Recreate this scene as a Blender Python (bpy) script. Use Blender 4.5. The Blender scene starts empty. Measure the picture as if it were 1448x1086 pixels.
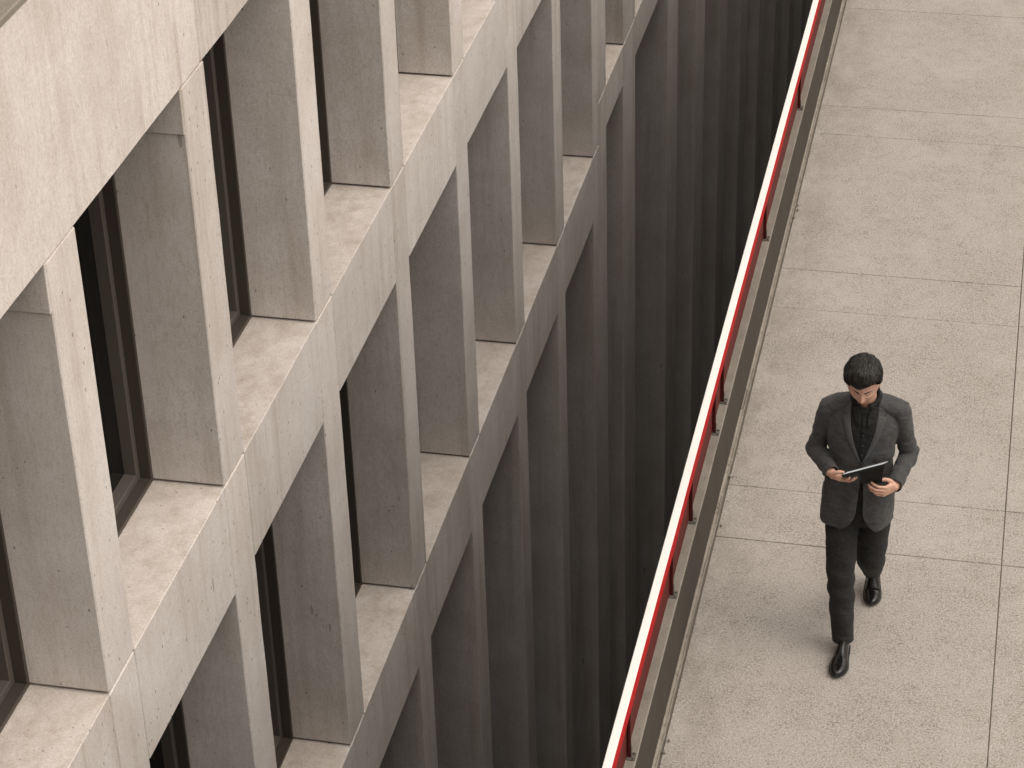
import bpy, bmesh, math, random
from mathutils import Vector, Matrix, noise
R = math.radians
random.seed(7)
scene = bpy.context.scene
COL = scene.collection

# ------------------------------------------------------------------ camera
cam_d = bpy.data.cameras.new("camera")
cam = bpy.data.objects.new("camera", cam_d); COL.objects.link(cam)
cam_d.sensor_fit = 'HORIZONTAL'; cam_d.sensor_width = 36.0
cam_d.lens = 3386.72 / 1448 * 36.0
cam_d.clip_start = 0.1; cam_d.clip_end = 2000
Mr = [(0.9771433816950253, 0.2107824059407507, -0.02759690119268161),
      (-0.08854146618304799, 0.5215643372476407, 0.8486053563804472),
      (-0.19326463819272846, 0.8267656375643936, -0.5283061235372687)]
cm = Matrix(((Mr[0][0], Mr[1][0], -Mr[2][0]), (Mr[0][1], Mr[1][1], -Mr[2][1]), (Mr[0][2], Mr[1][2], -Mr[2][2])))
cam.matrix_world = Matrix.Translation((4.4435, -9.2973, 8.1362)) @ cm.to_4x4()
scene.camera = cam

# ------------------------------------------------------------------ sky, sun, exposure
SUN_EL, SUN_AZ = R(62), R(97)          # azimuth measured from +Y towards +X
world = bpy.data.worlds.new("World"); scene.world = world
world.use_nodes = True
wn = world.node_tree; wn.nodes.clear()
sky = wn.nodes.new("ShaderNodeTexSky"); sky.sky_type = 'NISHITA'; sky.sun_disc = False
sky.sun_elevation = SUN_EL; sky.sun_rotation = SUN_AZ
sky.air_density = 1.0; sky.dust_density = 4.0; sky.ozone_density = 1.0
hs = wn.nodes.new("ShaderNodeHueSaturation"); hs.inputs['Saturation'].default_value = 0.0
bg = wn.nodes.new("ShaderNodeBackground"); bg.inputs['Strength'].default_value = 0.15
wo = wn.nodes.new("ShaderNodeOutputWorld")
wt = wn.nodes.new("ShaderNodeMix"); wt.data_type = 'RGBA'; wt.blend_type = 'MULTIPLY'; wt.inputs[0].default_value = 1
wt.inputs[7].default_value = (1.0, .90, .79, 1)      # warm overcast
wn.links.new(sky.outputs[0], hs.inputs['Color']); wn.links.new(hs.outputs[0], wt.inputs[6]); wn.links.new(wt.outputs[2], bg.inputs['Color'])
wn.links.new(bg.outputs[0], wo.inputs[0])
sl = bpy.data.lights.new("sun", 'SUN'); sl.energy = 1.3; sl.angle = R(80); sl.color = (1.0, 0.998, 0.99)
sun = bpy.data.objects.new("sun", sl); COL.objects.link(sun)
sd = Vector((math.sin(SUN_AZ)*math.cos(SUN_EL), math.cos(SUN_AZ)*math.cos(SUN_EL), math.sin(SUN_EL)))
sun.rotation_euler = sd.to_track_quat('Z', 'Y').to_euler()
scene.view_settings.view_transform = 'Standard'; scene.view_settings.look = 'None'
scene.view_settings.exposure = 0.48; scene.view_settings.gamma = 1.0

# ------------------------------------------------------------------ helpers
def tag(o, label=None, cat=None, group=None, kind=None):
    if label: o['label'] = label
    if cat: o['category'] = cat
    if group: o['group'] = group
    if kind: o['kind'] = kind
    return o

def link(name, me, mat=None, parent=None):
    o = bpy.data.objects.new(name, me); COL.objects.link(o)
    if mat and not me.materials: me.materials.append(mat)
    if parent is not None: o.parent = parent
    return o

def build(name, bm, mat=None, parent=None, smooth=False):
    me = bpy.data.meshes.new(name)
    bmesh.ops.recalc_face_normals(bm, faces=bm.faces)
    bm.to_mesh(me); bm.free()
    if smooth:
        for p in me.polygons: p.use_smooth = True
    return link(name, me, mat, parent)

def empty(name, loc=(0, 0, 0)):
    o = bpy.data.objects.new(name, None); COL.objects.link(o); o.location = loc
    o.empty_display_size = 0.3
    return o

def add_box(bm, x0, x1, y0, y1, z0, z1, bev=0.0, seg=1):
    t = bmesh.new()
    bmesh.ops.create_cube(t, size=1.0)
    for v in t.verts:
        v.co = Vector(((x0+x1)/2 + v.co.x*(x1-x0), (y0+y1)/2 + v.co.y*(y1-y0), (z0+z1)/2 + v.co.z*(z1-z0)))
    if bev > 0:
        bmesh.ops.bevel(t, geom=list(t.edges), offset=bev, segments=seg, affect='EDGES', profile=0.6)
    merge(bm, t)

def merge(bm, t, mat=None):
    me = bpy.data.meshes.new("tmp"); t.to_mesh(me); t.free()
    if mat is not None: me.transform(mat)
    bm.from_mesh(me); bpy.data.meshes.remove(me)

def rings(bm, rs, cap=True):
    """loft closed rings of equal count"""
    vs = [[bm.verts.new(p) for p in r] for r in rs]
    n = len(rs[0])
    for a, b in zip(vs, vs[1:]):
        for i in range(n):
            bm.faces.new((a[i], a[(i+1) % n], b[(i+1) % n], b[i]))
    if cap:
        bm.faces.new(list(reversed(vs[0]))); bm.faces.new(vs[-1])
    return vs

def catmull(P, n):
    """resample a list of tuples smoothly"""
    P = [tuple(p) for p in P]; out = []
    for i in range(len(P)-1):
        p0 = P[max(i-1, 0)]; p1 = P[i]; p2 = P[i+1]; p3 = P[min(i+2, len(P)-1)]
        for k in range(n):
            t = k/n
            out.append(tuple(0.5*(2*b + (c-a)*t + (2*a-5*b+4*c-d)*t*t + (3*b-a-3*c+d)*t**3)
                             for a, b, c, d in zip(p0, p1, p2, p3)))
    out.append(P[-1]); return out

def tube(bm, pts, n=16, sub=5, flat=(1, 1), ref=Vector((1, 0, 0)), roundcap=False, wob=None):
    """pts: (x,y,z,r) or (x,y,z,ra,rb); ra along ref side, rb across"""
    P = [(p[0], p[1], p[2], p[3], p[4] if len(p) > 4 else p[3]) for p in pts]
    Q = catmull(P, sub)
    if roundcap:
        def capends(Q):
            a = Vector(Q[0][:3]); d = (a - Vector(Q[1][:3])).normalized(); r0 = Q[0]
            e = []
            for f in (1.0, .8, .45):
                c = a + d*min(r0[3], r0[4])*f; s = math.sqrt(max(0, 1-f*f)) + .05
                e.append((c.x, c.y, c.z, r0[3]*s, r0[4]*s))
            return e + Q
        Q = capends(Q); Q = list(reversed(capends(list(reversed(Q)))))
    rs = []
    for i, q in enumerate(Q):
        c = Vector(q[:3])
        d = (Vector(Q[min(i+1, len(Q)-1)][:3]) - Vector(Q[max(i-1, 0)][:3])).normalized()
        u = (ref - d*ref.dot(d)).normalized(); v = d.cross(u)
        r = []
        for k in range(n):
            a = 2*math.pi*k/n
            w = 1.0 if wob is None else wob(i/(len(Q)-1), a)
            r.append(c + u*math.cos(a)*q[3]*w + v*math.sin(a)*q[4]*w)
        rs.append(r)
    rings(bm, rs)

def remesh(bm, voxel, smooth=4, fac=0.5):
    """fuse overlapping closed volumes into one continuous surface; returns a bmesh"""
    bmesh.ops.recalc_face_normals(bm, faces=bm.faces)
    me = bpy.data.meshes.new("fuse"); bm.to_mesh(me); bm.free()
    o = bpy.data.objects.new("fuse", me); COL.objects.link(o)
    m = o.modifiers.new("r", 'REMESH'); m.mode = 'VOXEL'; m.voxel_size = voxel; m.adaptivity = 0
    if smooth:
        s = o.modifiers.new("s", 'SMOOTH'); s.iterations = smooth; s.factor = fac
    dg = bpy.context.evaluated_depsgraph_get(); dg.update()
    ev = o.evaluated_get(dg)
    out = bmesh.new(); out.from_mesh(ev.to_mesh()); ev.to_mesh_clear()
    bpy.data.objects.remove(o); bpy.data.meshes.remove(me)
    return out

# ------------------------------------------------------------------ materials
class NT:
    def __init__(s, name):
        s.m = bpy.data.materials.new(name); s.m.use_nodes = True
        s.t = s.m.node_tree; s.p = s.t.nodes['Principled BSDF']
        s.pos = s.t.nodes.new("ShaderNodeNewGeometry").outputs['Position']
    def n(s, typ, **kw):
        o = s.t.nodes.new(typ)
        for k, v in kw.items(): setattr(o, k, v)
        return o
    def L(s, a, b): s.t.links.new(a, b)
    def scale(s, v, src=None):
        o = s.n("ShaderNodeVectorMath", operation='MULTIPLY'); s.L(src or s.pos, o.inputs[0]); o.inputs[1].default_value = v
        return o.outputs[0]
    def noise(s, vec, scale, detail=4, rough=.55):
        o = s.n("ShaderNodeTexNoise"); s.L(vec, o.inputs['Vector']); o.inputs['Scale'].default_value = scale
        o.inputs['Detail'].default_value = detail; o.inputs['Roughness'].default_value = rough
        return o.outputs['Fac']
    def voro(s, vec, scale, out='Distance', feature='F1'):
        o = s.n("ShaderNodeTexVoronoi", feature=feature); s.L(vec, o.inputs['Vector']); o.inputs['Scale'].default_value = scale
        return o.outputs[out]
    def rng(s, f, a, b, c=0., d=1.):
        o = s.n("ShaderNodeMapRange"); s.L(f, o.inputs[0])
        for i, v in enumerate((a, b, c, d)): o.inputs[i+1].default_value = v
        return o.outputs[0]
    def math(s, op, a, b):
        o = s.n("ShaderNodeMath", operation=op)
        for i, v in enumerate((a, b)):
            if isinstance(v, (int, float)): o.inputs[i].default_value = v
            else: s.L(v, o.inputs[i])
        return o.outputs[0]
    def mix(s, f, a, b, blend='MIX'):
        o = s.n("ShaderNodeMix", data_type='RGBA', blend_type=blend)
        if isinstance(f, (int, float)): o.inputs[0].default_value = f
        else: s.L(f, o.inputs[0])
        for i, v in ((6, a), (7, b)):
            if isinstance(v, tuple): o.inputs[i].default_value = (*v, 1)
            else: s.L(v, o.inputs[i])
        return o.outputs[2]
    def bump(s, h, strength, dist):
        o = s.n("ShaderNodeBump"); s.L(h, o.inputs['Height']); o.inputs['Strength'].default_value = strength
        o.inputs['Distance'].default_value = dist; s.L(o.outputs[0], s.p.inputs['Normal'])
    def base(s, c):
        if isinstance(c, tuple): s.p.inputs['Base Color'].default_value = (*c, 1)
        else: s.L(c, s.p.inputs['Base Color'])
        return s
    def set(s, **kw):
        for k, v in kw.items(): s.p.inputs[k.replace('_', ' ')].default_value = v
        return s

def plain(name, c, rough=.5, metal=0., spec=.5):
    t = NT(name); t.base(c).set(Roughness=rough, Metallic=metal); t.p.inputs['Specular IOR Level'].default_value = spec
    return t.m

def concrete(name, c1, c2, stain, pore=1.0):
    t = NT(name)
    blot = t.noise(t.pos, 1.5, 6, .66)
    strk = t.noise(t.scale((5.5, 5.5, .28)), 1.5, 6, .65)
    fine = t.noise(t.scale((14, 14, 3.5)), 4.0, 5, .7)
    grain = t.noise(t.pos, 95, 3, .6)
    col = t.mix(t.rng(blot, .32, .68), c1, c2)
    oi = t.n("ShaderNodeObjectInfo")
    big = t.noise(t.scale((.8, .8, .35)), .8, 3, .5)
    col = t.mix(t.math('MULTIPLY', t.rng(strk, .48, .74, 0, .85), t.rng(big, .36, .66, .1, 1)), col, stain)
    col = t.mix(t.rng(fine, .50, .74, 0, .46), col, stain)
    pit = t.noise(t.scale((1, 1, .7)), 48, 4, .75)
    col = t.mix(t.rng(pit, .58, .72, 0, .42), col, tuple(v*.62 for v in stain))
    nrm = t.n("ShaderNodeSeparateXYZ"); gn = t.n("ShaderNodeNewGeometry"); t.L(gn.outputs['True Normal'], nrm.inputs[0])
    dirt_dim = t.noise(t.scale((3.0, 2.2, 3)), 2.2, 6, .68)
    col = t.mix(t.math('MULTIPLY', t.rng(nrm.outputs[2], .6, .9), t.rng(dirt_dim, .42, .68, .28, .62)), col, tuple(v*.8 for v in stain))  # top faces: patchy dirt, plus an even darkening that offsets their strong light
    v = t.rng(grain, .3, .7, .86, 1.11)
    v = t.math('MULTIPLY', v, t.rng(oi.outputs['Random'], 0, 1, .91, 1.06))
    hsv = t.n("ShaderNodeHueSaturation"); t.L(col, hsv.inputs['Color']); t.L(v, hsv.inputs['Value'])
    col = hsv.outputs[0]
    # pores: small dark blow holes, a random few of the cells
    vo = t.n("ShaderNodeTexVoronoi"); t.L(t.scale((1, 1, .55)), vo.inputs['Vector']); vo.inputs['Scale'].default_value = 22
    sep = t.n("ShaderNodeSeparateColor"); t.L(vo.outputs['Color'], sep.inputs[0])
    big = t.rng(sep.outputs[0], .72, 1, .0, .15)
    hole = t.math('LESS_THAN', vo.outputs['Distance'], big)
    hole = t.math('MULTIPLY', hole, .62*pore)
    col = t.mix(hole, col, (.10, .085, .07))
    # long drips, rare
    vo2 = t.n("ShaderNodeTexVoronoi"); t.L(t.scale((1, 1, .22)), vo2.inputs['Vector']); vo2.inputs['Scale'].default_value = 5.5
    sep2 = t.n("ShaderNodeSeparateColor"); t.L(vo2.outputs['Color'], sep2.inputs[0])
    drip = t.math('MULTIPLY', t.math('LESS_THAN', vo2.outputs['Distance'], t.rng(sep2.outputs[1], .72, 1, 0, .085)), .40*pore)
    col = t.mix(drip, col, (.09, .075, .06))
    t.base(col); t.set(Roughness=.88); t.p.inputs['Specular IOR Level'].default_value = .25
    h = t.math('ADD', t.math('MULTIPLY', grain, .4), t.math('ADD', fine, t.math('MULTIPLY', hole, -1.2)))
    t.bump(h, .35, .004)
    return t.m

M_CONC = concrete("precast_concrete", (.655, .615, .59), (.535, .485, .447), (.37, .30, .24))
M_CORE = plain("core_wall", (.05, .045, .04), .9)
M_WALL = concrete("retaining_concrete", (.66, .47, .33), (.60, .42, .29), (.10, .086, .073), .6)
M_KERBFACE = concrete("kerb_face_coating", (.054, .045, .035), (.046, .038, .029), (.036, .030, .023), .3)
M_KERBTOP = concrete("kerb_top_concrete", (.25, .226, .197), (.20, .178, .152), (.14, .12, .10), .8)
M_FRAME = plain("window_frame_bronze", (.060, .050, .041), .45, 0.2)
M_SASH = plain("window_sash_bronze", (.105, .092, .080), .45, 0.2)
M_GLASS = plain("window_glass", (.006, .006, .006), .06, 0, .35)
M_WHITE = None
def painted(name, c, rough, wear):
    t = NT(name); t.p.inputs['Specular IOR Level'].default_value = .1
    a = t.noise(t.scale((9, 1.2, 9)), 3, 5, .65); b = t.noise(t.pos, 55, 3, .6)
    col = t.mix(t.rng(a, .5, .8, 0, .55), c, wear)
    col = t.mix(t.rng(b, .62, .75, 0, .3), col, wear)
    t.base(col); t.set(Roughness=rough); t.bump(b, .12, .002)
    return t.m
M_WHITE = painted("rail_cap_white", (.60, .585, .57), .5, (.50, .48, .455))
M_RED = painted("rail_red", (.36, .0035, .006), .6, (.26, .004, .006))
M_PANEL = painted("panel_maroon", (.088, .013, .011), .55, (.050, .022, .017))
M_POST = painted("post_dark", (.060, .010, .009), .5, (.030, .010, .009))
M_STEEL = painted("bracket_steel", (.10, .09, .08), .5, (.16, .13, .10))

def aggregate(name):
    t = NT(name)
    flat = t.scale((1, 1, 1))
    def dots(scale, lo, size, ch):
        v = t.n("ShaderNodeTexVoronoi"); t.L(t.scale((1, 1, 1), warp), v.inputs['Vector']); v.inputs['Scale'].default_value = scale
        sp = t.n("ShaderNodeSeparateColor"); t.L(v.outputs['Color'], sp.inputs[0])
        return t.rng(t.math('SUBTRACT', t.rng(sp.outputs[ch], lo, 1, 0, size), v.outputs['Distance']), -.06, .06), v
    nz = t.n("ShaderNodeTexNoise"); t.L(t.pos, nz.inputs['Vector']); nz.inputs['Scale'].default_value = 60
    wa = t.n("ShaderNodeVectorMath", operation='MULTIPLY_ADD'); t.L(nz.outputs['Color'], wa.inputs[0]); wa.inputs[1].default_value = (.010, .010, .010); t.L(t.pos, wa.inputs[2])
    warp = wa.outputs[0]
    blot = t.noise(t.pos, 1.3, 6, .62)
    mid = t.noise(t.pos, 7, 5, .65)
    drag = t.noise(t.scale((1.6, .7, 1)), .9, 4, .6)
    gr = t.noise(t.pos, 100, 4, .8)
    col = t.mix(t.rng(blot, .3, .7), (.305, .280, .257), (.265, .241, .218))
    col = t.mix(t.rng(mid, .5, .75, 0, .3), col, (.21, .187, .166))
    col = t.mix(t.rng(drag, .55, .8, 0, .3), col, (.205, .182, .16))
    col = t.mix(t.rng(gr, .53, .64, 0, .75), col, (.45, .42, .39))
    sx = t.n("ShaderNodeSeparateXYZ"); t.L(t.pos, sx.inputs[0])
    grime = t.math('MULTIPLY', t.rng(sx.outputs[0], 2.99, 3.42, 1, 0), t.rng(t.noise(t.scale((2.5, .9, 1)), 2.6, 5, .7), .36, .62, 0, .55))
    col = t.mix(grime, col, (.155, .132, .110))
    patch = t.rng(t.math('ADD', t.math('MULTIPLY', mid, .5), t.math('MULTIPLY', blot, .5)), .40, .60, .3, 1.0)
    col = t.mix(t.math('MULTIPLY', t.rng(gr, .475, .385, 0, .95), patch), col, (.105, .088, .073))
    d1, v1 = dots(92, .50, .55, 0); d2, v2 = dots(140, .5, .55, 1); d3, v3 = dots(110, .55, .5, 2)
    col = t.mix(t.math('MULTIPLY', t.math('MULTIPLY', d1, .75), patch), col, (.11, .092, .077))
    col = t.mix(t.math('MULTIPLY', t.math('MULTIPLY', d2, .5), patch), col, (.125, .107, .09))
    col = t.mix(t.math('MULTIPLY', d3, .5), col, (.48, .45, .415))
    t.base(col); t.set(Roughness=.85); t.p.inputs['Specular IOR Level'].default_value = .3
    t.bump(t.math('ADD', gr, t.math('MULTIPLY', mid, .5)), .4, .004)
    return t.m
M_FLOOR = aggregate("exposed_aggregate")
M_JOINT = plain("joint_filler", (.10, .085, .07), .95)
M_GROUND = plain("dark_ground", (.05, .045, .04), .95)
M_MORTAR = concrete("mortar_fillet", (.29, .26, .228), (.23, .205, .176), (.18, .15, .12), 1.0)
M_ROOF = concrete("roof_screed", (.42, .36, .33), (.36, .31, .28), (.25, .21, .18), 1.0)

# ------------------------------------------------------------------ the building
P, PW = 1.9912, 0.388
ZB1, ZS2, ZB2, ZP, ZT = -0.795, -3.708, -4.498, 2.643, 3.93
BASE = -18.0
DEP = 0.447
bld = empty("office_building", (0, 0, BASE))
tag(bld, "weathered precast concrete office building with deep window grid at left", "building")
class Off:            # children are modelled in world space and shifted to the Empty
    pass
def bpart(name, bm, mat, parent=bld, smooth=False):
    if parent is bld:
        bmesh.ops.translate(bm, verts=bm.verts, vec=(0, 0, -BASE))
    return build(name, bm, mat, parent, smooth)

G = 0.007
def rough_edges(bm, amp=.0025, cut=.22):
    """cut long edges and let them wander a little like cast concrete"""
    for _ in range(4):
        es = [e for e in bm.edges if e.calc_length() > cut*2]
        if not es or len(bm.edges) > 3000: break
        bmesh.ops.subdivide_edges(bm, edges=es, cuts=1, use_grid_fill=True)
    for v in bm.verts:
        nv = noise.noise_vector(v.co*3.1) * amp + noise.noise_vector(v.co*11.0)*amp*.5
        v.co += nv

def pier(y0, y1, z0, z1, ledge=None):
    bm = bmesh.new()
    add_box(bm, -.78, 0.0, y0, y1, z0+G, z1-G, .007, 1)
    if ledge: add_box(bm, -.44, -.005, y0-.011, y0+.03, ledge, z1-G, .004, 1)
    bm2 = bm; rough_edges(bm2)
    return bpart("pier", bm2, M_CONC)

def spandrel(y0, y1, z0, z1):
    bm = bmesh.new()
    add_box(bm, -.78, -0.001, y0+G*1.3, y1-G*1.3, z0, z1-.002, .004, 1)
    rough_edges(bm)
    return bpart("spandrel", bm, M_CONC)

def ring_frame(bm, x0, x1, y0, y1, z0, z1, w):
    add_box(bm, x0, x1, y0, y0+w, z0, z1, .004)
    add_box(bm, x0, x1, y1-w, y1, z0, z1, .004)
    add_box(bm, x0, x1, y0+w, y1-w, z0, z0+w, .004)
    add_box(bm, x0, x1, y0+w, y1-w, z1-w, z1, .004)

def window(y0, y1, z0, z1):
    y0 += .004; y1 -= .004; z0 += .003; z1 -= .003
    bm = bmesh.new(); ring_frame(bm, -.74, -DEP-.004, y0, y1, z0, z1, .028)
    f = bpart("window", bm, M_FRAME)
    bm = bmesh.new(); ring_frame(bm, -.70, -DEP-.075, y0+.03, y1-.03, z0+.03, z1-.03, .052)
    bmesh.ops.translate(bm, verts=bm.verts, vec=(0, 0, -BASE)); build("sash", bm, M_SASH, f)
    bm = bmesh.new(); add_box(bm, -.66, -.60, y0+.075, y1-.075, z0+.075, z1-.075)
    bmesh.ops.translate(bm, verts=bm.verts, vec=(0, 0, -BASE)); build("pane", bm, M_GLASS, f)

# piers: (y0, y1, section)
piers = [(k*P, k*P+PW, 1) for k in range(-3, 7)]
piers += [(7.03*P, 7.2*P-.002, 1), (7.2*P+.002, 7.43*P, 2), (8.0*P, 8.4*P, 2)]
piers += [((10.12+1.3*j-.44)*P, (10.12+1.3*j)*P, 2) for j in range(0, 16)]
LV = {1: (ZP, 0.0, ZB1, ZS2, ZB2), 2: (ZP, 0.5, 0.0, ZS2+.5, ZB2+.79)}
for i, (a, b, s) in enumerate(piers):
    zp, s1, b1, s2, b2 = LV[s]
    pier(a, b, s1, zp, ledge=2.36 if s == 1 else None)
    pier(a, b, s2, s1)
    pier(a, b, BASE, s2)
    if i+1 < len(piers) and piers[i+1][0] - b > .1:
        c, d = b, piers[i+1][0]
        sec = piers[i+1][2] if s == 2 else 1
        zp, s1, b1, s2, b2 = LV[s]
        spandrel(c, d, b1, s1); spandrel(c, d, b2, s2)
        window(c, d, s1, zp); window(c, d, s2, b1); window(c, d, BASE+.5, b2)
# solid band with panel joints on top
jy = [-9.65, -5.67, -1.67, 2.325, 6.30, 10.28, 14.3, 20, 26, 32, 38, 44, 50, 56, 62]
for a, b in zip(jy, jy[1:]):
    bm = bmesh.new(); add_box(bm, -.30, 0.004, a+G, b-G, ZP, ZT-.03, .010, 1); rough_edges(bm)
    bpart("parapet_panel", bm, M_CONC)
bm = bmesh.new(); add_box(bm, -.15, 0.012, jy[0], jy[-1], ZT-.0295, ZT+.012, .008, 1); rough_edges(bm, .002, .5)
bpart("coping", bm, M_KERBTOP)
bm = bmesh.new(); add_box(bm, -20, -.151, jy[0], jy[-1], ZT-.25, ZT-.034)
bpart("roof", bm, M_ROOF)
bm = bmesh.new(); add_box(bm, -20, -.80, jy[0], jy[-1], BASE, ZT-.26)
bpart("core_wall", bm, M_CORE)

# ------------------------------------------------------------------ chasm floor and walkway
bm = bmesh.new(); add_box(bm, -120, 160, -120, 200, BASE-.5, BASE-.01)
tag(build("ground", bm, M_GROUND), kind='structure')

# walkway: slabs with real joints over a dark bed
wy = [-40, -33.0, -28, -22.9, -16.9, -11.5, -8.3, -6.1, -3.4, -2.86, -.70, -.16, 2.0, 2.54, 4.70, 5.24, 7.39, 7.89, 9.84, 10.5, 13.2, 13.74, 16, 20, 26, 32, 40, 50, 62, 90]
bm = bmesh.new()
xs = [(2.988, 4.619), (4.624, 6.6), (6.605, 8.6), (8.605, 14.6), (14.605, 26)]
for a, b in zip(wy, wy[1:]):
    for x0, x1 in xs:
        add_box(bm, x0, x1, a+.0026, b-.0026, -.06, random.uniform(-.0012, .0008), .003, 1)
slabs = build("walkway", bm, M_FLOOR); tag(slabs, kind='structure')
bm = bmesh.new(); add_box(bm, 2.83, 26.2, -40, 90, BASE, -.008)
tag(build("walkway_base", bm, M_JOINT), kind='structure')

# kerb wall carrying the guardrail
kw = empty("kerb_wall", (2.83, 0, 0))
tag(kw, "low dark grey concrete kerb wall running along the walkway edge under the red rail", "wall")
def kpart(name, bm, mat, parent=kw, off=(2.83, 0, 0), smooth=False):
    bmesh.ops.translate(bm, verts=bm.verts, vec=(-off[0], -off[1], -off[2]))
    return build(name, bm, mat, parent, smooth)
KX, KH = 2.955, .475
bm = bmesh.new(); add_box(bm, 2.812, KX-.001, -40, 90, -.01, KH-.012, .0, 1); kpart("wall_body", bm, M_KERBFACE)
bm = bmesh.new()
ny = 520
prev = None
for i in range(ny+1):
    y = -14 + 70*i/ny
    e = .0025*noise.noise((y*3.1, 0, 1)) + .002*noise.noise((y*17, 3, 0))
    ring = [bm.verts.new(c) for c in ((2.81, y, KH-.0125), (2.81, y, KH), (KX-.004+e, y, KH), (KX+.0015+e, y, KH-.004), (KX+.001+e*.5, y, KH-.0125))]
    if prev:
        for k in range(5): bm.faces.new((prev[k], prev[(k+1) % 5], ring[(k+1) % 5], ring[k]))
    prev = ring
kpart("wall_top", bm, M_KERBTOP)
bm = bmesh.new()   # hand-trowelled mortar fillet
ny = 1600; prev = None
for i in range(ny+1):
    y = -6 + 40*i/ny
    w = 0.021 + .006*noise.noise((y*2.2, 0, 5)) + .004*noise.noise((y*13, 2, 5))
    h = .017 + .007*noise.noise((y*3.3, 7, 0)) + .007*noise.noise((y*21, 1, 2))
    if noise.noise((y*1.3, 9, 9)) > .42: h *= .35; w *= .8
    ring = [bm.verts.new(c) for c in ((KX-.01, y, -.02), (KX-.01, y, h), (KX+.004, y, h), (KX+w*.55, y, h*.62+.003), (KX+w*.92, y, .016), (KX+w, y, .002), (KX+w, y, -.02))]
    if prev:
        for k in range(7): bm.faces.new((prev[k], prev[(k+1) % 7], ring[(k+1) % 7], ring[k]))
    prev = ring
kpart("mortar_fillet", bm, M_MORTAR)
for n in range(22):     # loose crumbs of mortar in the corner
    y = random.choice([-.35, 2.25, 2.62, 5.9, 6.1, -.1, 0.35, 2.75]) + random.gauss(0, .12)
    t = bmesh.new(); bmesh.ops.create_icosphere(t, subdivisions=1, radius=random.uniform(.004, .012))
    for v in t.verts: v.co *= random.uniform(.7, 1.2)
    if n == 0: crumbs = bmesh.new()
    merge(crumbs, t, Matrix.Translation((KX + random.uniform(.008, .055), y, .012)))
cr = kpart("mortar_crumbs", crumbs, M_MORTAR); cr['kind'] = 'stuff'

# ------------------------------------------------------------------ guardrail
gr = empty("guardrail", (2.92, 0, KH))
tag(gr, "long red guardrail with a flat white top cap beside the dark drop", "railing")
def gpart(name, bm, mat, parent=gr): return kpart(name, bm, mat, parent, (2.92, 0, KH))
Y0, Y1 = -14, 60
def rail(x0, x1, z0, z1, bev, name, mat):
    bm = bmesh.new(); n = 60; prev = None
    for i in range(n+1):
        y = Y0 + (Y1-Y0)*i/n
        e = .002*noise.noise((y*.5, 0, 0)); f = .002*noise.noise((y*.4, 4, 0))
        c = [(x0+bev, z0), (x1-bev, z0), (x1, z0+bev), (x1, z1-bev), (x1-bev, z1), (x0+bev, z1), (x0, z1-bev), (x0, z0+bev)]
        ring = [bm.verts.new((a+e, y, b+f)) for a, b in c]
        if prev:
            for k in range(8): bm.faces.new((prev[k], prev[(k+1) % 8], ring[(k+1) % 8], ring[k]))
        prev = ring
    return gpart(name, bm, mat)
rail(2.896, 2.9385, .893, .905, .003, "cap_rail", M_WHITE)
rail(2.903, 2.941, .815, .8925, .003, "red_rail", M_RED)
rail(2.902, 2.909, .49, .8145, .001, "infill_panel", M_PANEL)
posts = [-2.2, -.546, .768, 1.456, 2.363, 2.706, 4.761, 6.8, 8.9, 11.0, 13.1, 15.2]
bm = bmesh.new(); add_box(bm, 2.910, 2.928, -.011, .011, KH+.006, .8315, .003); p0 = gpart("post", bm, M_POST)
bm = bmesh.new(); add_box(bm, 2.9095, 2.952, -.028, .028, KH+.0005, KH+.0065, .0015)
add_box(bm, 2.9285, 2.9325, -.010, .010, KH+.0067, KH+.07, .001)
for sy in (-.018, .018):
    t = bmesh.new(); bmesh.ops.create_cone(t, segments=6, radius1=.0065, radius2=.0065, depth=.008, cap_ends=True)
    merge(bm, t, Matrix.Translation((2.942, sy, KH+.0107)))
b0 = gpart("base_bracket", bm, M_STEEL, p0)
for i, y in enumerate(posts):
    if i == 0: p0.location.y = y; continue
    c = p0.copy(); COL.objects.link(c); c.parent = gr; c.location.y = y
    d = b0.copy(); COL.objects.link(d); d.parent = c
#PERSON
# ------------------------------------------------------------------ the man
def fabric(name, c, c2, rough=.85, scale=900, fold=0.85, sheen=.07):
    t = NT(name)
    wv = t.noise(t.scale((1, 1, .5)), scale, 2, .6)
    bl = t.noise(t.pos, 14, 4, .6)
    fo = t.noise(t.scale((1, 1, 1.6)), 17, 3, .5)
    col = t.mix(t.rng(bl, .35, .65), c, c2)
    col = t.mix(t.rng(wv, .45, .7, 0, .35), col, tuple(min(1, v*1.7) for v in c))
    t.base(col); t.set(Roughness=rough); t.p.inputs['Specular IOR Level'].default_value = .25
    t.p.inputs['Sheen Weight'].default_value = sheen; t.p.inputs['Sheen Roughness'].default_value = .5
    t.bump(t.math('ADD', t.math('MULTIPLY', wv, .06), t.math('MULTIPLY', fo, 1.0)), fold, .020)
    return t.m
M_SUIT = fabric("charcoal_wool", (.045, .0452, .0462), (.031, .0312, .0318))
M_LAPEL = fabric("charcoal_lapel", (.050, .0502, .0512), (.041, .0412, .042), fold=.25)
M_TROU = fabric("charcoal_trousers", (.0145, .0145, .0145), (.011, .011, .011), sheen=.03)
M_SHIRT = fabric("black_shirt", (.0065, .0063, .0062), (.005, .0049, .0048), rough=.75, sheen=.0)
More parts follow.
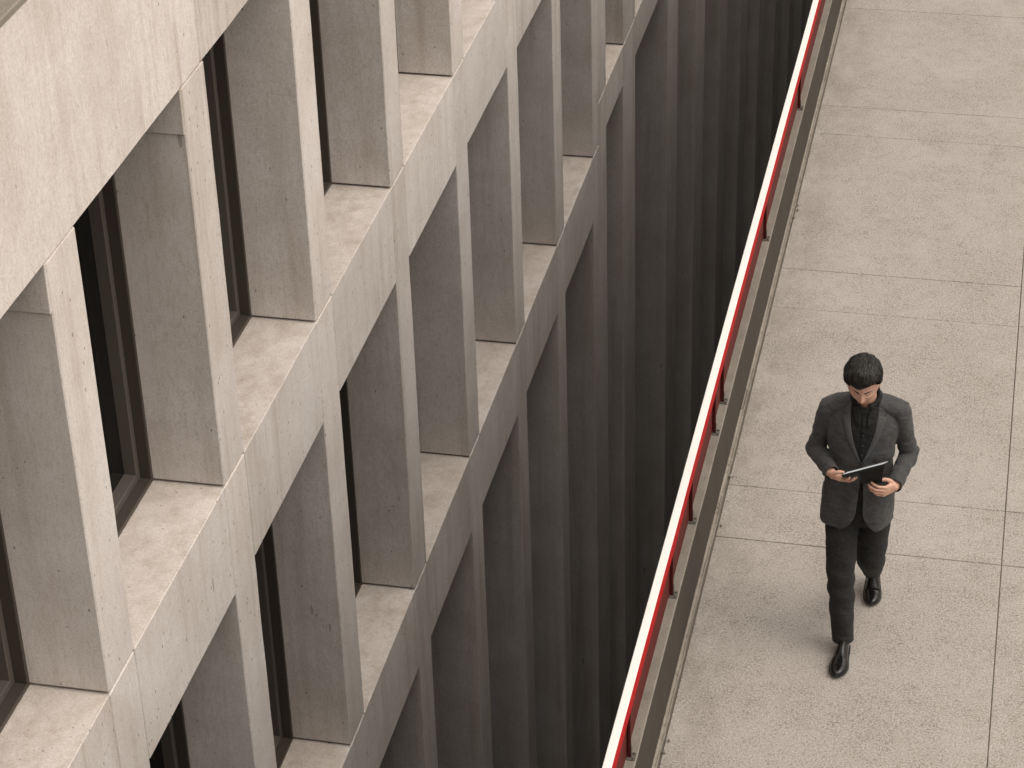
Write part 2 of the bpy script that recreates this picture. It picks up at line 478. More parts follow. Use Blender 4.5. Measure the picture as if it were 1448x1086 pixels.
def skin():
    t = NT("skin")
    a = t.noise(t.pos, 38, 4, .6)
    t.base(t.mix(t.rng(a, .35, .65), (.49, .30, .225), (.42, .24, .175)))
    t.set(Roughness=.5); t.p.inputs['Subsurface Weight'].default_value = .12
    t.p.inputs['Subsurface Radius'].default_value = (.012, .005, .003)
    t.p.inputs['Subsurface Scale'].default_value = .4
    return t.m
M_SKIN = skin()
def hairm():
    t = NT("black_hair")
    s = t.noise(t.scale((60, 16, 16)), 4.5, 3, .6)
    t.base(t.mix(t.rng(s, .35, .7), (.005, .0045, .004), (.012, .010, .009)))
    t.set(Roughness=.5); t.p.inputs['Specular IOR Level'].default_value = .35; t.bump(s, .2, .003)
    return t.m
M_HAIR = hairm()
def strandm():
    t = NT("hair_strand")
    s = t.noise(t.scale((1, .6, .6)), 60, 3, .7)
    t.base(t.mix(t.rng(s, .45, .66), (.0035, .0032, .003), (.030, .025, .021))); t.set(Roughness=.45)
    t.p.inputs['Specular IOR Level'].default_value = .28
    return t.m
M_STRAND = strandm()
M_LEATHER = plain("black_leather", (.005, .005, .005), .17, 0, .32)
M_SOLE = plain("black_sole", (.012, .011, .010), .7)
M_BUTTON = plain("dark_button", (.012, .011, .010), .35)
M_LIP = plain("lips", (.36, .18, .14), .55)
M_BROW = plain("brow_hair", (.018, .013, .011), .8)

PX, PY = 3.85, 1.25
ROOT = Vector((PX, PY, 0))
V = Vector

def ss(a, b, x):
    t = max(0.0, min(1.0, (x-a)/(b-a))); return t*t*(3-2*t)
def bump3(d, c, s):   # gaussian lobe
    return math.exp(-sum(((d[i]-c[i])/s[i])**2 for i in range(3)))

# --- head, modelled upright (x right, -y face, z up), centre at the ears
HC = V((-0.017, -0.080, 1.648))
HROT = Matrix.Rotation(R(22), 4, 'X') @ Matrix.Rotation(R(1), 4, 'Z')
HM = Matrix.Translation(HC) @ HROT
def head_r(d):
    """surface point of the skin of the head for a unit direction d"""
    x, y, z = d
    p = V((x*.0810, y*.096, z*.116))
    # cranium: fuller back
    if y > 0: p.y *= 1.04
    f = ss(.15, -.75, y)            # frontness
    # jaw narrows below the cheeks
    low = ss(-.05, -.95, z)
    p.x *= 1 - .22*low
    if y > 0: p.y *= 1 - .30*low
    p.x *= 1 - .05*ss(.35, .95, z)
    # flatter face
    p.y += .010*f*(1-abs(z))
    # brow ridge, sockets, nose, lips, chin (front features)
    g = lambda cx, cz, sx, sz: math.exp(-((p.x-cx)/sx)**2 - ((p.z-cz)/sz)**2)*ss(-.1, -.5, y)
    p.y -= .006*g(0, .030, .045, .012)
    for s in (-1, 1):
        p.y += .010*g(s*.031, .006, .016, .011)
        p.y -= .004*g(s*.031, .004, .010, .006)
        p.y -= .006*g(s*.043, -.026, .018, .018)
        p.y -= .006*g(s*.011, -.036, .007, .006)
    p.y -= .010*g(0, .004, .0085, .018) + .017*g(0, -.018, .0095, .016) + .016*g(0, -.033, .012, .008)
    p.y -= .006*g(0, -.058, .022, .007) + .007*g(0, -.069, .019, .006)
    p.y += .004*g(0, -.0635, .022, .0026)
    p.y -= .014*g(0, -.095, .024, .018)
    return p

def sphere_dirs(nu, nv):
    for j in range(nv+1):
        ph = math.pi*j/nv
        yield [V((math.sin(ph)*math.cos(2*math.pi*i/nu), math.sin(ph)*math.sin(2*math.pi*i/nu), math.cos(ph))) for i in range(nu)]

def grid_sphere(bm, fn, nu=96, nv=72):
    rows = [[bm.verts.new(fn(d)) for d in row] if 0 < j < nv else [bm.verts.new(fn(row[0]))] for j, row in enumerate(sphere_dirs(nu, nv))]
    for j in range(nv):
        a, b = rows[j], rows[j+1]
        for i in range(nu):
            k = (i+1) % nu
            if len(a) == 1: bm.faces.new((a[0], b[i], b[k]))
            elif len(b) == 1: bm.faces.new((a[i], b[0], a[k]))
            else: bm.faces.new((a[i], b[i], b[k], a[k]))

# --- hands
def hand(bm, wrist, d, t, side, curls, spread, thumb):
    """wrist point, finger direction d, thumb-side direction t (both unit, orthogonal); curls per finger (3 angles)"""
    d = d.normalized(); t = (t - d*t.dot(d)).normalized()
    n = d.cross(t) if side == 'L' else t.cross(d)     # palm side
    n = n*(1 if side == 'L' else 1)
    def W(a, b, c): return wrist + (d*a + t*b + n*c)*.92
    # palm: rounded slab of three lofted sections
    def sect(a, w0, w1, th, c=0):
        r = []
        for k in range(16):
            an = 2*math.pi*k/16
            x = math.copysign(abs(math.cos(an))**.7, math.cos(an)); y = math.copysign(abs(math.sin(an))**.8, math.sin(an))
            r.append(W(a, (w0+w1)/2 + x*(w1-w0)/2, c + y*th))
        return r
    rings(bm, [sect(-.045, -.024, .024, .021), sect(-.01, -.027, .028, .020), sect(.02, -.034, .036, .0185), sect(.05, -.038, .039, .0165, .001),
               sect(.078, -.039, .038, .014, .001), sect(.092, -.036, .034, .009, .001)])
    base = [(.088, .0295), (.093, .0095), (.089, -.0105), (.080, -.0295)]
    lens = [(.043, .026, .021), (.047, .030, .022), (.044, .028, .022), (.034, .021, .019)]
    rad = [.0083, .0085, .0080, .0070]
    for (a, b), L, r, cu, sp in zip(base, lens, rad, curls, spread):
        p = W(a-.015, b, .001); dirv = (d*math.cos(R(sp)) + t*math.sin(R(sp))).normalized()
        axis_n = n
        pts = [(*p, r*1.08)]
        p = W(a, b, .001); pts.append((*p, r*1.08))
        ang = 0
        for l, c in zip(L, cu):
            ang += R(c)
            v = dirv*math.cos(ang) + axis_n*math.sin(ang)
            p = p + v*l*.51; pts.append((*p, r*.93))
            p = p + v*l*.41; pts.append((*p, r*.97 if l != L[2] else r*.78))
            r *= .95
        tube(bm, pts, 12, 3, ref=t, roundcap=True)
    # thumb: root on the side of the palm, near the wrist
    tp = [W(*q) for q in thumb]
    rr = [.0145, .0125, .0101, .0104, .0080]
    tube(bm, [(*p, r) for p, r in zip(tp, rr)], 12, 4, ref=n, roundcap=True)

# --- skeleton points (local to the root)
SHR, ELR, WRR = V((-.188, .01, 1.437)), V((-.252, .045, 1.140)), V((-.138, -.205, 1.153))
SHL, ELL, WRL = V((.178, .01, 1.447)), V((.232, .045, 1.155)), V((.178, -.205, 1.112))
HIR, KNR, ANR = V((-.095, 0, .88)), V((-.075, -.120, .49)), V((-.040, -.190, .085))
HIL, KNL, ANL = V((.080, .01, .88)), V((.072, .045, .475)), V((.066, .392, .168))

def torso_ring(z, cx, cy, rx, ry, n=40, ex=.86):
    r = []
    for k in range(n):
        a = 2*math.pi*k/n
        c, s = math.cos(a), math.sin(a)
        r.append(V((cx + math.copysign(abs(c)**ex, c)*rx, cy + math.copysign(abs(s)**ex, s)*ry, z)))
    return r

def build_body():
    bm = bmesh.new()
    # torso (kept inside the clothes)
    rs = [(.80, 0, .02, .14, .10), (.92, 0, .02, .15, .105), (1.08, -.008, .0, .132, .09), (1.25, -.008, -.005, .15, .10), (1.36, -.005, 0, .150, .085), (1.43, -.004, .008, .10, .060), (1.47, -.004, .010, .055, .050)]
    rings(bm, [torso_ring(*r, 24) for r in rs])
    for a, b, c, r in ((SHR, ELR, WRR, 1), (SHL, ELL, WRL, 1)):
        tube(bm, [(*(a+V((-.03 if a.x > 0 else .03, 0, -.02))), .045), (*a.lerp(b, .3), .044), (*a.lerp(b, .7), .038), (*b, .036), (*b.lerp(c, .35), .037), (*b.lerp(c, .8), .027), (*c, .0245)], 14, 4, ref=V((0, 1, .3)), roundcap=True)
    for a, b, c in ((HIR, KNR, ANR), (HIL, KNL, ANL)):
        tube(bm, [(*a, .075), (*a.lerp(b, .3), .073), (*a.lerp(b, .8), .052), (*b, .050), (*b.lerp(c, .35), .05), (*b.lerp(c, .8), .036), (*c, .034)], 14, 4, roundcap=True)
    # neck and head
    tube(bm, [(-.003, .025, 1.43, .058), (-.002, .012, 1.50, .056), (-.006, -.02, 1.56, .053), (-.014, -.055, 1.63, .055)], 20, 5)
    grid_sphere(bm, lambda d: HM @ head_r(d))
    # ears
    for s in (-1, 1):
        t = bmesh.new(); bmesh.ops.create_icosphere(t, subdivisions=3, radius=1)
        for v in t.verts:
            x, y, z = v.co
            v.co = V((x*.008, y*.019 + z*.005, z*.031))
        merge(bm, t, HM @ Matrix.Translation((s*.0775, .012, -.004)) @ Matrix.Rotation(s*R(24), 4, 'Z'))
    hand(bm, WRR, V((.72, -.66, .12)), V((-.58, -.70, .30)), 'R',
         [(14, 20, 14), (12, 20, 14), (12, 22, 14), (14, 22, 12)], (4, 1, -3, -8),
         [(.012, .022, .004), (.036, .043, .010), (.062, .050, .032), (.082, .040, .046), (.100, .026, .050)])
    hand(bm, WRL, V((-.56, -.80, .10)), V((.05, -.25, .96)), 'L',
         [(34, 40, 22), (36, 40, 24), (38, 42, 24), (42, 42, 24)], (4, 1, -3, -7),
         [(.010, .022, .006), (.034, .044, .018), (.058, .052, .034), (.078, .046, .048), (.094, .034, .058)])
    out = remesh(bm, .0026, 2, .5)
    return out

bm = build_body()
person = build("person", bm, M_SKIN, None, True); person.location = ROOT
tag(person, "man in charcoal suit and black shirt walking forward, head bowed over a tablet", "person")
def pp(name, bm, mat, parent=None, smooth=True): return build(name, bm, mat, parent or person, smooth)

# --- face details
for s in (-1, 1):
    bm = bmesh.new()
    pts = []
    for k in range(7):
        u = k/6; x = s*(.014 + .036*u); z = .0255 + .006*math.sin(u*2.4) - .004*u
        d = V((x/.0755, -math.sqrt(max(.05, 1-(x/.0755)**2-(z/.118)**2)), z/.118)).normalized()
        p = head_r(d); p.x = x; p.z = z
        q = HM @ (p + V((0, -.001, 0)))
        pts.append((*q, .0034*(1-.5*abs(u-.35)), .0046*(1-.75*u)))
    tube(bm, pts, 8, 3, ref=V((0, 1, 0))); pp("eyebrow", bm, M_BROW)
    bm = bmesh.new()      # lowered lash line
    pts = []
    for k in range(6):
        u = k/5; x = s*(.020 + .024*u); z = .0005 - .003*math.sin(u*math.pi)
        d = V((x/.0755, -math.sqrt(max(.05, 1-(x/.0755)**2-(z/.118)**2)), z/.118)).normalized()
        p = head_r(d); q = HM @ V((x, p.y-.0012, z)); pts.append((*q, .0011))
    tube(bm, pts, 6, 2, ref=V((0, 0, 1))); pp("eyelash", bm, M_BROW)
bm = bmesh.new(); pts = []
for k in range(7):
    u = k/3-1; x = .021*u; z = -.0635
    d = V((x/.0755, -math.sqrt(1-(x/.0755)**2-(z/.118)**2), z/.118)).normalized()
    p = head_r(d); q = HM @ V((x, p.y-.0035, z+.001)); pts.append((*q, .0022, .0052*(1-.6*u*u)))
tube(bm, pts, 8, 3, ref=V((0, 1, 0))); pp("lips", bm, M_LIP)

# --- hair: a shell over the cranium with combed strands and a side parting
def hairline(d):
    """how far inside the hair region (positive) a head direction lies"""
    x, y, z = d
    front = z - (.47 + .15*ss(.08, .5, x) - .05*ss(.1, -.5, x) - .26*ss(.62, .95, abs(x)) + .03*math.sin(x*9))          # forehead
    side = y + .02 - .12*ss(-.1, .5, z)                          # in front of the ears
    back = z + .50
    if y < -.05 - .35*ss(.1, .45, z): return front if z < .62 else .3
    sb = ss(-.35, .1, y)
    return min(back, .4) if y > .12 else max(front, z + .12 - .9*max(0, -y))
def hair_fn(d):
    p = head_r(d)
    h = hairline(d)
    k = ss(-.06, .16, h)
    x, y, z = d
    part = math.exp(-((x-.42-.05*y)/.05)**2)*ss(.2, .5, z)
    th = .0022 + .0200*ss(.12, .68, z) + .027*ss(.1, .95, z) + .007*ss(.2, -.6, y)*ss(.25, .7, z)
    u = (x*24 + 2.0*math.sin(y*3+1)) if x > .42 else (y*5 - x*13 - z*5)
    th += .0007*math.sin(u*3.1 + 2.2*noise.noise(d*2.0)) + .0035*noise.noise(V((x*3, y*4, z*3))) + .0008*noise.noise(V((x*26, y*9, z*9)))
    th += .010*math.exp(-((x+.10)/.16)**2-((y-.10)/.16)**2)*ss(.5, .9, z)*noise.noise(V((x*16, y*16, 3)))
    th -= .006*part
    return HM @ (p + d*(th*k - .006*(1-k)))
bm = bmesh.new(); grid_sphere(bm, hair_fn, 160, 110)
hair = pp("hair", bm, M_HAIR)
rh = random.Random(11); bm = bmesh.new(); cnt = 0
crown = V((-.08, .38, .90)).normalized()
while cnt < 5200:
    d = V((rh.gauss(0, 1), rh.gauss(0, 1), rh.gauss(0, 1))).normalized()
    if hairline(d) < .035 or d.z < -.35: continue
    cnt += 1
    ln = rh.uniform(.022, .042)*(1.0 if d.z > .35 else .55)
    tf = noise.noise(V((d.x*7, d.y*5, d.z*7))) + .6*noise.noise(V((d.x*15, d.y*11, d.z*15)))
    off = max(.0004, rh.uniform(.0005, .0045) + .004*tf); curl = rh.gauss(0, .22) + .5*tf; w = rh.uniform(.0009, .0020)
    pts = []; dd = d.copy(); n = 5
    for k in range(n):
        sp = hair_fn(dd); q = HM.inverted() @ sp
        out = HM.to_3x3() @ dd
        pts.append((sp + out*(off*(.3+.9*k/(n-1)) - .0006), out))
        f = dd - crown
        f = f - dd*f.dot(dd)
        if f.length < .05: f = V((rh.gauss(0, 1), rh.gauss(0, 1), 0)); f = f - dd*f.dot(dd)
        f.normalize()
        if dd.z > .45: f = (f + V((-.55 if dd.x < .40 else .7, -.25, 0))).normalized(); f = (f - dd*f.dot(dd)).normalized()
        f = (f + dd.cross(f)*curl).normalized()
        dd = (dd + f*(ln/(n-1))/.105).normalized()
    vs = []
    for k, (c, o) in enumerate(pts):
        t = (pts[min(k+1, n-1)][0] - pts[max(k-1, 0)][0])
        sd = t.cross(o).normalized()*w*(1-.8*(k/(n-1))**2)
        vs.append((bm.verts.new(c-sd), bm.verts.new(c+o*.0006), bm.verts.new(c+sd)))
    for a, b in zip(vs, vs[1:]):
        bm.faces.new((a[0], a[1], b[1], b[0])); bm.faces.new((a[1], a[2], b[2], b[1]))
st = pp("hair_strands", bm, M_STRAND, hair); st['kind'] = 'stuff'

TR = [(.774, -.018, -.004, .194, .165), (.88, -.017, .001, .191, .150), (.98, -.015, .008, .183, .129), (1.08, -.012, .003, .171, .121), (1.17, -.010, -.002, .168, .119),
      (1.26, -.010, -.004, .179, .126), (1.34, -.008, -.002, .186, .127), (1.40, -.007, .004, .186, .117), (1.445, -.006, .012, .158, .098), (1.475, -.005, .016, .118, .082), (1.505, -.004, .018, .079, .068)]
TRS = catmull(TR, 6)
# --- jacket
def sleeve(bm, a, b, c, top):
    s = 1 if a.x > 0 else -1
    def wob(u, an):
        fold = 0
        e = math.exp(-((u-.56)/.16)**2)
        fold += .13*e*math.sin(u*58 + 1.3*math.sin(an*1.0) + s)*(.4+.6*max(0, math.cos(an+.6)))
        fold += .06*math.exp(-((u-.86)/.14)**2)*math.sin(u*75 + an)
        return 1 + fold
    d = (c-b).normalized()
    tube(bm, [(*top, .040, .056), (*(a+V((s*.004, 0, -.012))), .047, .066), (*a.lerp(b, .14), .052, .068), (*a.lerp(b, .30), .051, .064), (*a.lerp(b, .62), .049, .058), (*a.lerp(b, .90), .049, .055),
              (*(b+V((s*.004, .004, -.004))), .050, .053), (*b.lerp(c, .22), .049, .052), (*b.lerp(c, .55), .044, .047), (*b.lerp(c, .86), .041, .044), (*(c-d*.004), .039, .042)], 36, 9,
         ref=V((1, 0, 0)) , wob=wob)
bm = bmesh.new()
def tring(r):
    z, cx, cy, rx, ry = r
    out = torso_ring(z, cx, cy, rx, ry, 64)
    for v in out:   # drape: soft vertical folds in the skirt
        an = math.atan2(v.y-cy, v.x-cx)
        f = ss(1.15, .82, z)*.006*math.sin(an*7+1) + .0035*ss(1.32, 1.2, z)*ss(1.05, 1.17, z)*math.sin(an*3+z*70)
        v.x += math.cos(an)*f; v.y += math.sin(an)*f
        v.z += .012*ss(1.30, 1.44, z)*0
    return out
rings(bm, [tring(r) for r in TRS])
# shoulder line: padded yoke from the collar to the sleeve heads
tube(bm, [(-.226, .012, 1.437, .027, .046), (-.16, .014, 1.453, .038, .066), (-.085, .020, 1.470, .040, .066), (0, .030, 1.468, .036, .06), (.078, .020, 1.475, .040, .066), (.150, .014, 1.460, .038, .066), (.214, .012, 1.452, .027, .046)], 28, 6, ref=V((0, 0, 1)))
sleeve(bm, SHR, ELR, WRR, V((-.150, .012, 1.437)))
sleeve(bm, SHL, ELL, WRL, V((.142, .012, 1.447)))
jb = remesh(bm, .0046, 4, .5)
# cloth unevenness, then open the neck, the cuffs, the hem and the cut-away front
for v in jb.verts:
    c = v.co
    w = noise.noise(V((c.x*9, c.y*9, c.z*16)))*.0055 + noise.noise(V((c.x*22 + 3*noise.noise(c*5), c.y*22, c.z*34)))*.0028
    nrm = v.normal if v.normal.length > 0 else V((0, 0, 1))
    v.co = c + nrm*w
from mathutils.bvhtree import BVHTree
BVH = BVHTree.FromBMesh(jb)
# --- shirt: front, collar
def torso_front(x, z, off=0):
    """front (towards -y) of the jacket at x, z"""
    h = BVH.ray_cast(V((x, -.6, z)), V((0, 1, 0)), 1.2)
    return h[0].y if h[0] is not None else .02

def patch(name, edgeA, edgeB, off, thick, mat, n=10, lift=None, parent=None):
    """strip between two (x,z) polylines laid on the chest, with thickness"""
    bm = bmesh.new(); rows = []
    for (xa, za), (xb, zb) in zip(edgeA, edgeB):
        row = []
        for k in range(n+1):
            u = k/n; x = xa+(xb-xa)*u; z = za+(zb-za)*u
            o = off + (lift(u) if lift else 0)
            row.append(bm.verts.new((x, torso_front(x, z) - o, z)))
        rows.append(row)
    for a, b in zip(rows, rows[1:]):
        for k in range(n): bm.faces.new((a[k], a[k+1], b[k+1], b[k]))
    o = pp(name, bm, mat, parent)
    m = o.modifiers.new("thick", 'SOLIDIFY'); m.thickness = thick; m.offset = 0
    return o
def poly(P, n): return [tuple(q) for q in catmull(P, n)]
BX, BZ = .000, 1.185            # closing button
vL = poly([(BX-.002, BZ), (-.030, 1.27), (-.055, 1.36), (-.069, 1.43), (-.072, 1.488)], 5)
vR = poly([(BX+.002, BZ), (.030, 1.27), (.055, 1.36), (.066, 1.43), (.068, 1.488)], 5)
# shirt torso: black front following the chest under the lapels
patch("shirt_front", vL, vR, .0035, .003, M_SHIRT, 16)
for z in (1.24, 1.30, 1.36, 1.415):
    bm = bmesh.new(); bmesh.ops.create_cone(bm, segments=10, radius1=.0052, radius2=.0045, depth=.003, cap_ends=True)
    bmesh.ops.transform(bm, matrix=Matrix.Translation((.001, torso_front(.001, z)-.0075, z)) @ Matrix.Rotation(R(90), 4, 'X'), verts=bm.verts)
    pp("shirt_button", bm, M_BUTTON)
# placket
patch("placket", poly([(-.008, 1.20), (-.011, 1.30), (-.012, 1.44)], 6), poly([(.008, 1.20), (.012, 1.30), (.013, 1.44)], 6), .0055, .002, M_SHIRT, 3)
# collar: a band round the neck that opens in front, two points lying on the chest
bm = bmesh.new(); rows = []
for k in range(33):
    a = R(-72) + R(324)*k/32          # 0 = right side, 90 = back
    cx, cy = math.cos(a), math.sin(a)
    fr = ss(.2, -1, cy)
    row = []
    for (rr, z) in ((.058, 1.478), (.058, 1.525), (.063, 1.546), (.072, 1.526), (.086, 1.484)):
        row.append(bm.verts.new((-.003 + cx*rr*1.06, .012 + cy*rr*(1.10) , z - .040*fr + .018*ss(0, 1, cy))))
    rows.append(row)
for a, b in zip(rows, rows[1:]):
    for k in range(4): bm.faces.new((a[k], a[k+1], b[k+1], b[k]))
o = pp("shirt_collar", bm, M_SHIRT); m = o.modifiers.new("thick", 'SOLIDIFY'); m.thickness = .003; m.offset = 0
for s in (-1, 1):
    inn = poly([(s*.020, 1.412), (s*.020, 1.462), (s*.042, 1.494)], 5)
    out = poly([(s*.032, 1.404), (s*.054, 1.440), (s*.070, 1.484)], 5)
    patch("collar_point", inn, out, .008, .004, M_SHIRT, 6, lift=lambda u: .005*(1-u))

# --- opening the jacket
kill = []
dR, dL = (WRR-ELR).normalized(), (WRL-ELL).normalized()
for f in jb.faces:
    c = f.calc_center_median()
    if c.z < .7775: kill.append(f); continue
    if c.z > 1.40 and ((c.x+.003)/.074)**2 + ((c.y+.004)/.082)**2 < 1: kill.append(f); continue
    if c.y < -.02 and c.z > 1.20 and abs(c.x) < .066*((c.z-1.185)/.25)**.8 - .010: kill.append(f); continue
    if (c-WRR).dot(dR) > -.009 and (c-WRR).length < .08: kill.append(f); continue
    if (c-WRL).dot(dL) > -.009 and (c-WRL).length < .08: kill.append(f); continue
    if c.y < -.02 and c.z < 1.155:
        # the fronts part below the button and round off into the hem
        u = (1.155-c.z)/.38
        xr = .010 + .018*u + .065*max(0, (u-.72)/.28)**2; xl = .004 - .024*u - .070*max(0, (u-.70)/.30)**2
        if xl < c.x < xr: kill.append(f); continue
    # V opening, covered by the shirt and the lapels
bmesh.ops.delete(jb, geom=kill, context='FACES')
loose = [v for v in jb.verts if not v.link_faces]
bmesh.ops.delete(jb, geom=loose, context='VERTS')
for _ in range(14):          # even out the cut edges
    mv = []
    for v in jb.verts:
        if v.is_boundary:
            nb = [e.other_vert(v).co for e in v.link_edges if e.is_boundary]
            if len(nb) == 2: mv.append((v, v.co*.4 + (nb[0]+nb[1])*.3))
    for v, c in mv: v.co = c
jk = pp("jacket", jb, M_SUIT)
m = jk.modifiers.new("thick", 'SOLIDIFY'); m.thickness = .003; m.offset = -1
for s, vv in ((-1, vL), (1, vR)):
    outer = poly([(BX+s*.006, BZ+.004), (s*.048, 1.266), (s*.083, 1.350), (s*.108, 1.425), (s*.114, 1.442)], 5)
    inner = [(x+s*.000, z) for x, z in vv][:len(outer)]
    n = len(outer)
    inner = [vv[int(i*(len(vv)-1)*.86/(n-1))] for i in range(n)]
    lp = patch("lapel", inner, outer, .0050, .0026, M_LAPEL, 8, lift=lambda u: .0025*math.sin(u*math.pi))
    # collar leaf above the notch
    ci = [vv[int((len(vv)-1)*(.84+.16*i/5))] for i in range(6)]
    co = poly([(s*.094, 1.447), (s*.104, 1.460), (s*.092, 1.488)], 3)[:6]
    patch("collar_leaf", ci, co, .0055, .003, M_LAPEL, 5)
bm = bmesh.new(); rows = []
for k in range(25):                      # jacket collar round the back of the neck
    a = R(-30) + R(240)*k/24
    row = []
    for rr, z in ((.070, 1.490), (.073, 1.514), (.081, 1.518), (.095, 1.494), (.104, 1.470)):
        row.append(bm.verts.new((-.003+math.cos(a)*rr*1.08, .018+math.sin(a)*rr, z-.022*ss(.1, -.6, math.sin(a)))))
    rows.append(row)
for a, b in zip(rows, rows[1:]):
    for k in range(4): bm.faces.new((a[k], a[k+1], b[k+1], b[k]))
o = pp("jacket_collar", bm, M_LAPEL); m = o.modifiers.new("thick", 'SOLIDIFY'); m.thickness = .004; m.offset = 0
for z in (1.180, 1.075):
    bm = bmesh.new(); bmesh.ops.create_cone(bm, segments=14, radius1=.0095, radius2=.0085, depth=.004, cap_ends=True)
    x = .001 if z > 1.1 else .016
    bmesh.ops.transform(bm, matrix=Matrix.Translation((x, torso_front(x, z)-.009, z)) @ Matrix.Rotation(R(90), 4, 'X'), verts=bm.verts)
    pp("jacket_button", bm, M_BUTTON, smooth=False)
# --- trousers
bm = bmesh.new()
rings(bm, [torso_ring(*r, 32, .9) for r in [(.76, -.008, .012, .155, .112), (.84, -.008, .012, .172, .120), (.92, -.008, .012, .165, .115), (1.02, -.008, .008, .150, .105), (1.10, -.008, .004, .145, .100)]])
def leg(a, b, c, s, bend):
    def wob(u, an):
        w = .075*math.exp(-((u-.52)/.15)**2)*math.sin(u*55+an*1.0+s)
        w += .085*math.exp(-((u-.93)/.09)**2)*math.sin(u*90+an)
        w += .05*math.exp(-((u-.10)/.12)**2)*math.sin(u*60+an*2)
        # pressed crease along the front
        w += .085*math.exp(-((math.atan2(math.sin(an-CR), math.cos(an-CR)))/.16)**2)*ss(.1, .3, u)
        return 1+w
    tube(bm, [(*(a+V((0,.025,0))), .090, .084), (*(a.lerp(b, .25)+V((0, .012, 0))), .090, .086), (*a.lerp(b, .6), .085, .087), (*b, .076, .076), (*b.lerp(c, .3), .071, .074), (*b.lerp(c, .7), .063, .069), (*b.lerp(c, .95), .058, .064), (*c, .0575, .064)], 40, 9, wob=wob)
CR = R(-90)
leg(HIR+V((0, 0, .01)), KNR, ANR+V((0, .010, -.012)), 0, 0)
leg(HIL+V((0, 0, .01)), KNL, ANL+V((0, -.005, -.01)), 2, 0)
tb = remesh(bm, .0050, 2, .5)
for v in tb.verts:
    c = v.co
    v.co = c + v.normal*(noise.noise(V((c.x*13, c.y*13, c.z*20)))*.0026 + noise.noise(V((c.x*30, c.y*30, c.z*36)))*.0010)
pp("trousers", tb, M_TROU)

# --- shoes: toe towards -y, built flat then posed
def shoe(M, bend=0):
    def pose(bm):
        for v in bm.verts:
            if bend and v.co.y > -.135:
                y = v.co.y + .125; a = R(bend)*ss(-.135, -.09, v.co.y); z = v.co.z
                v.co.y = -.125 + y*math.cos(a) - z*math.sin(a); v.co.z = y*math.sin(a) + z*math.cos(a)
            v.co = M @ v.co
    bm = bmesh.new()
    prof = [  # y, half width, height, x shift
        (.080, .010, .030, 0), (.076, .026, .056, 0), (.055, .033, .083, 0), (.020, .035, .098, 0), (-.020, .036, .092, .001), (-.065, .041, .072, .002), (-.105, .046, .056, .003),
        (-.140, .045, .046, .003), (-.170, .038, .040, .002), (-.193, .026, .033, .001), (-.205, .012, .026, 0), (-.209, .003, .020, 0)]
    rs = []
    for y, w, h, sx in catmull(prof, 4):
        r = []
        for k in range(24):
            a = 2*math.pi*k/24; c, s = math.cos(a), math.sin(a)
            zz = .012 + max(h-.012, .004)*(s if s > 0 else 0)**.8 if s > 0 else .012 + .004*s
            xx = math.copysign(abs(c)**(.75 if h < .06 else .6), c)*max(w, .002)
            if s > 0 and h > .06: xx *= 1 - .45*s**2
            r.append(V((xx+sx, y, zz)))
        rs.append(r)
    rings(bm, rs)
    pose(bm)
    sh = pp("shoe", bm, M_LEATHER)
    bm = bmesh.new(); up = []; lo = []
    outl = [(y, w*1.05+.003, sx) for y, w, h, sx in catmull(prof, 3)]
    outl[0] = (.084, .006, 0); outl[-1] = (-.214, .004, 0)
    loop = [(w+sx, y) for y, w, sx in outl] + [(-w+sx, y) for y, w, sx in reversed(outl)]
    def zb(y): return -.012 if y > .012 else (.0 if y > -.10 else .006*ss(-.10, -.21, y))
    rings(bm, [[V((x, y, zb(y))) for x, y in loop], [V((x, y, .0125+.004*ss(-.12, -.21, y))) for x, y in loop]])
    pose(bm); pp("sole", bm, M_SOLE, sh, False)
    bm = bmesh.new()
    for k in range(4):
        y = -.012 - .019*k; h = .0915 - .0105*k - .0015*k*k*.4
        tube(bm, [(-.015, y+.004, h-.004, .0018), (0, y, h+.003, .0018), (.016, y-.004, h-.004, .0018)], 6, 3, ref=V((0, 0, 1)))
    pose(bm); pp("laces", bm, M_BUTTON, sh)
    bm = bmesh.new()       # toe-cap seam
    pts = []
    for k in range(11):
        a = math.pi*k/10
        pts.append((math.cos(a)*.0425+.003, -.146-.004*math.sin(a), .014+.0325*math.sin(a)**.8, .0013))
    tube(bm, pts, 6, 2, ref=V((0, 1, 0))); pose(bm); pp("toe_cap_seam", bm, M_LEATHER, sh)
shoe(Matrix.Translation((-.036, -.235, .012)) @ Matrix.Rotation(R(-4), 4, 'Z'))
shoe(Matrix.Translation((.070, .430, .012)) @ Matrix.Rotation(R(3), 4, 'Z'), 30)

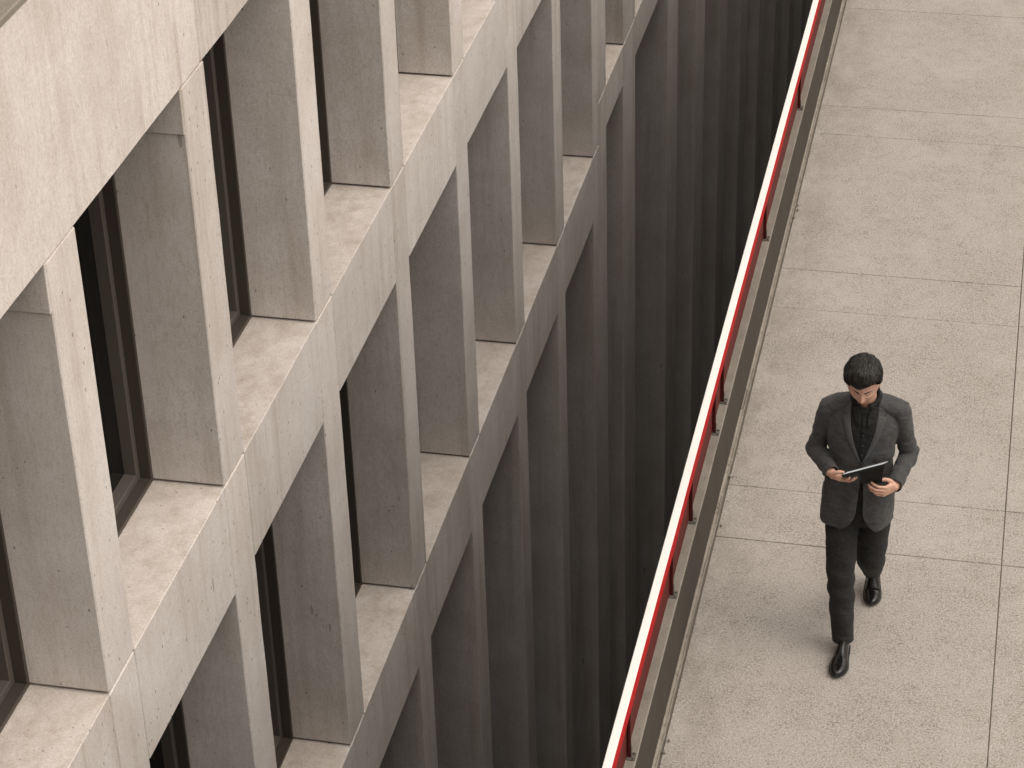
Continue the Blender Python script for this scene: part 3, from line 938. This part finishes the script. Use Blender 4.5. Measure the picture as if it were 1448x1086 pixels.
# ------------------------------------------------------------------ the tablet he reads
TA, TB_ = V((-.086, -.318, 1.232)), V((.130, -.296, 1.313))
e1 = (TB_-TA).normalized()
view = (V((PX, PY, 0)) + (TA+TB_)/2 - V((4.4435, -9.2973, 8.1362))).normalized()
view = V((-.045, .835, -.548)).normalized()
e2 = (view - e1*view.dot(e1)).normalized(); nn = e1.cross(e2)
if nn.z < 0: nn = -nn
e2 = (e2*math.cos(R(1.6)) + nn*math.sin(R(1.6))).normalized(); nn = e1.cross(e2)
if nn.z < 0: nn = -nn
TL = (TB_-TA).length; TWD = .168
TMx = Matrix(((e1.x, e2.x, nn.x, 0), (e1.y, e2.y, nn.y, 0), (e1.z, e2.z, nn.z, 0), (0, 0, 0, 1)))
tabo = (ROOT + TA)
M_CASE = plain("tablet_case_black", (.006, .006, .006), .6, 0, .2)
M_SCREEN = NT("tablet_screen"); M_SCREEN.base((.55, .56, .57)).set(Roughness=.12)
M_SCREEN.p.inputs['Emission Color'].default_value = (.9, .95, 1, 1); M_SCREEN.p.inputs['Emission Strength'].default_value = .25
M_SCREEN = M_SCREEN.m
bm = bmesh.new(); add_box(bm, 0, TL, 0, TWD, -.016, -.001, .003, 2)
tab = build("tablet", bm, M_CASE); tab.matrix_world = Matrix.Translation(tabo) @ TMx
tag(tab, "black tablet in a folio case with a bright screen, held in the man's hands", "tablet")
bm = bmesh.new(); add_box(bm, .007, TL-.007, .006, TWD-.007, -.0012, .0004, .0)
build("screen", bm, M_SCREEN, tab)
bm = bmesh.new()   # folded-back cover hanging below the device
inv = TMx.inverted()
def tl(p): return inv @ (p - TA)
q = [tl(TA.lerp(TB_, .40) + V((0, .010, -.016))), tl(TB_ + V((-.004, .010, -.016))), tl(TB_ + V((-.012, .040, -.150))), tl(TA.lerp(TB_, .46) + V((0, .050, -.120)))]
th = inv.to_3x3() @ V((0, .006, 0))
a = [bm.verts.new(p) for p in q]; b = [bm.verts.new(p+th) for p in q]
bm.faces.new(a); bm.faces.new(list(reversed(b)))
for i in range(4): bm.faces.new((a[i], b[i], b[(i+1) % 4], a[(i+1) % 4]))
build("cover_flap", bm, M_CASE, tab)
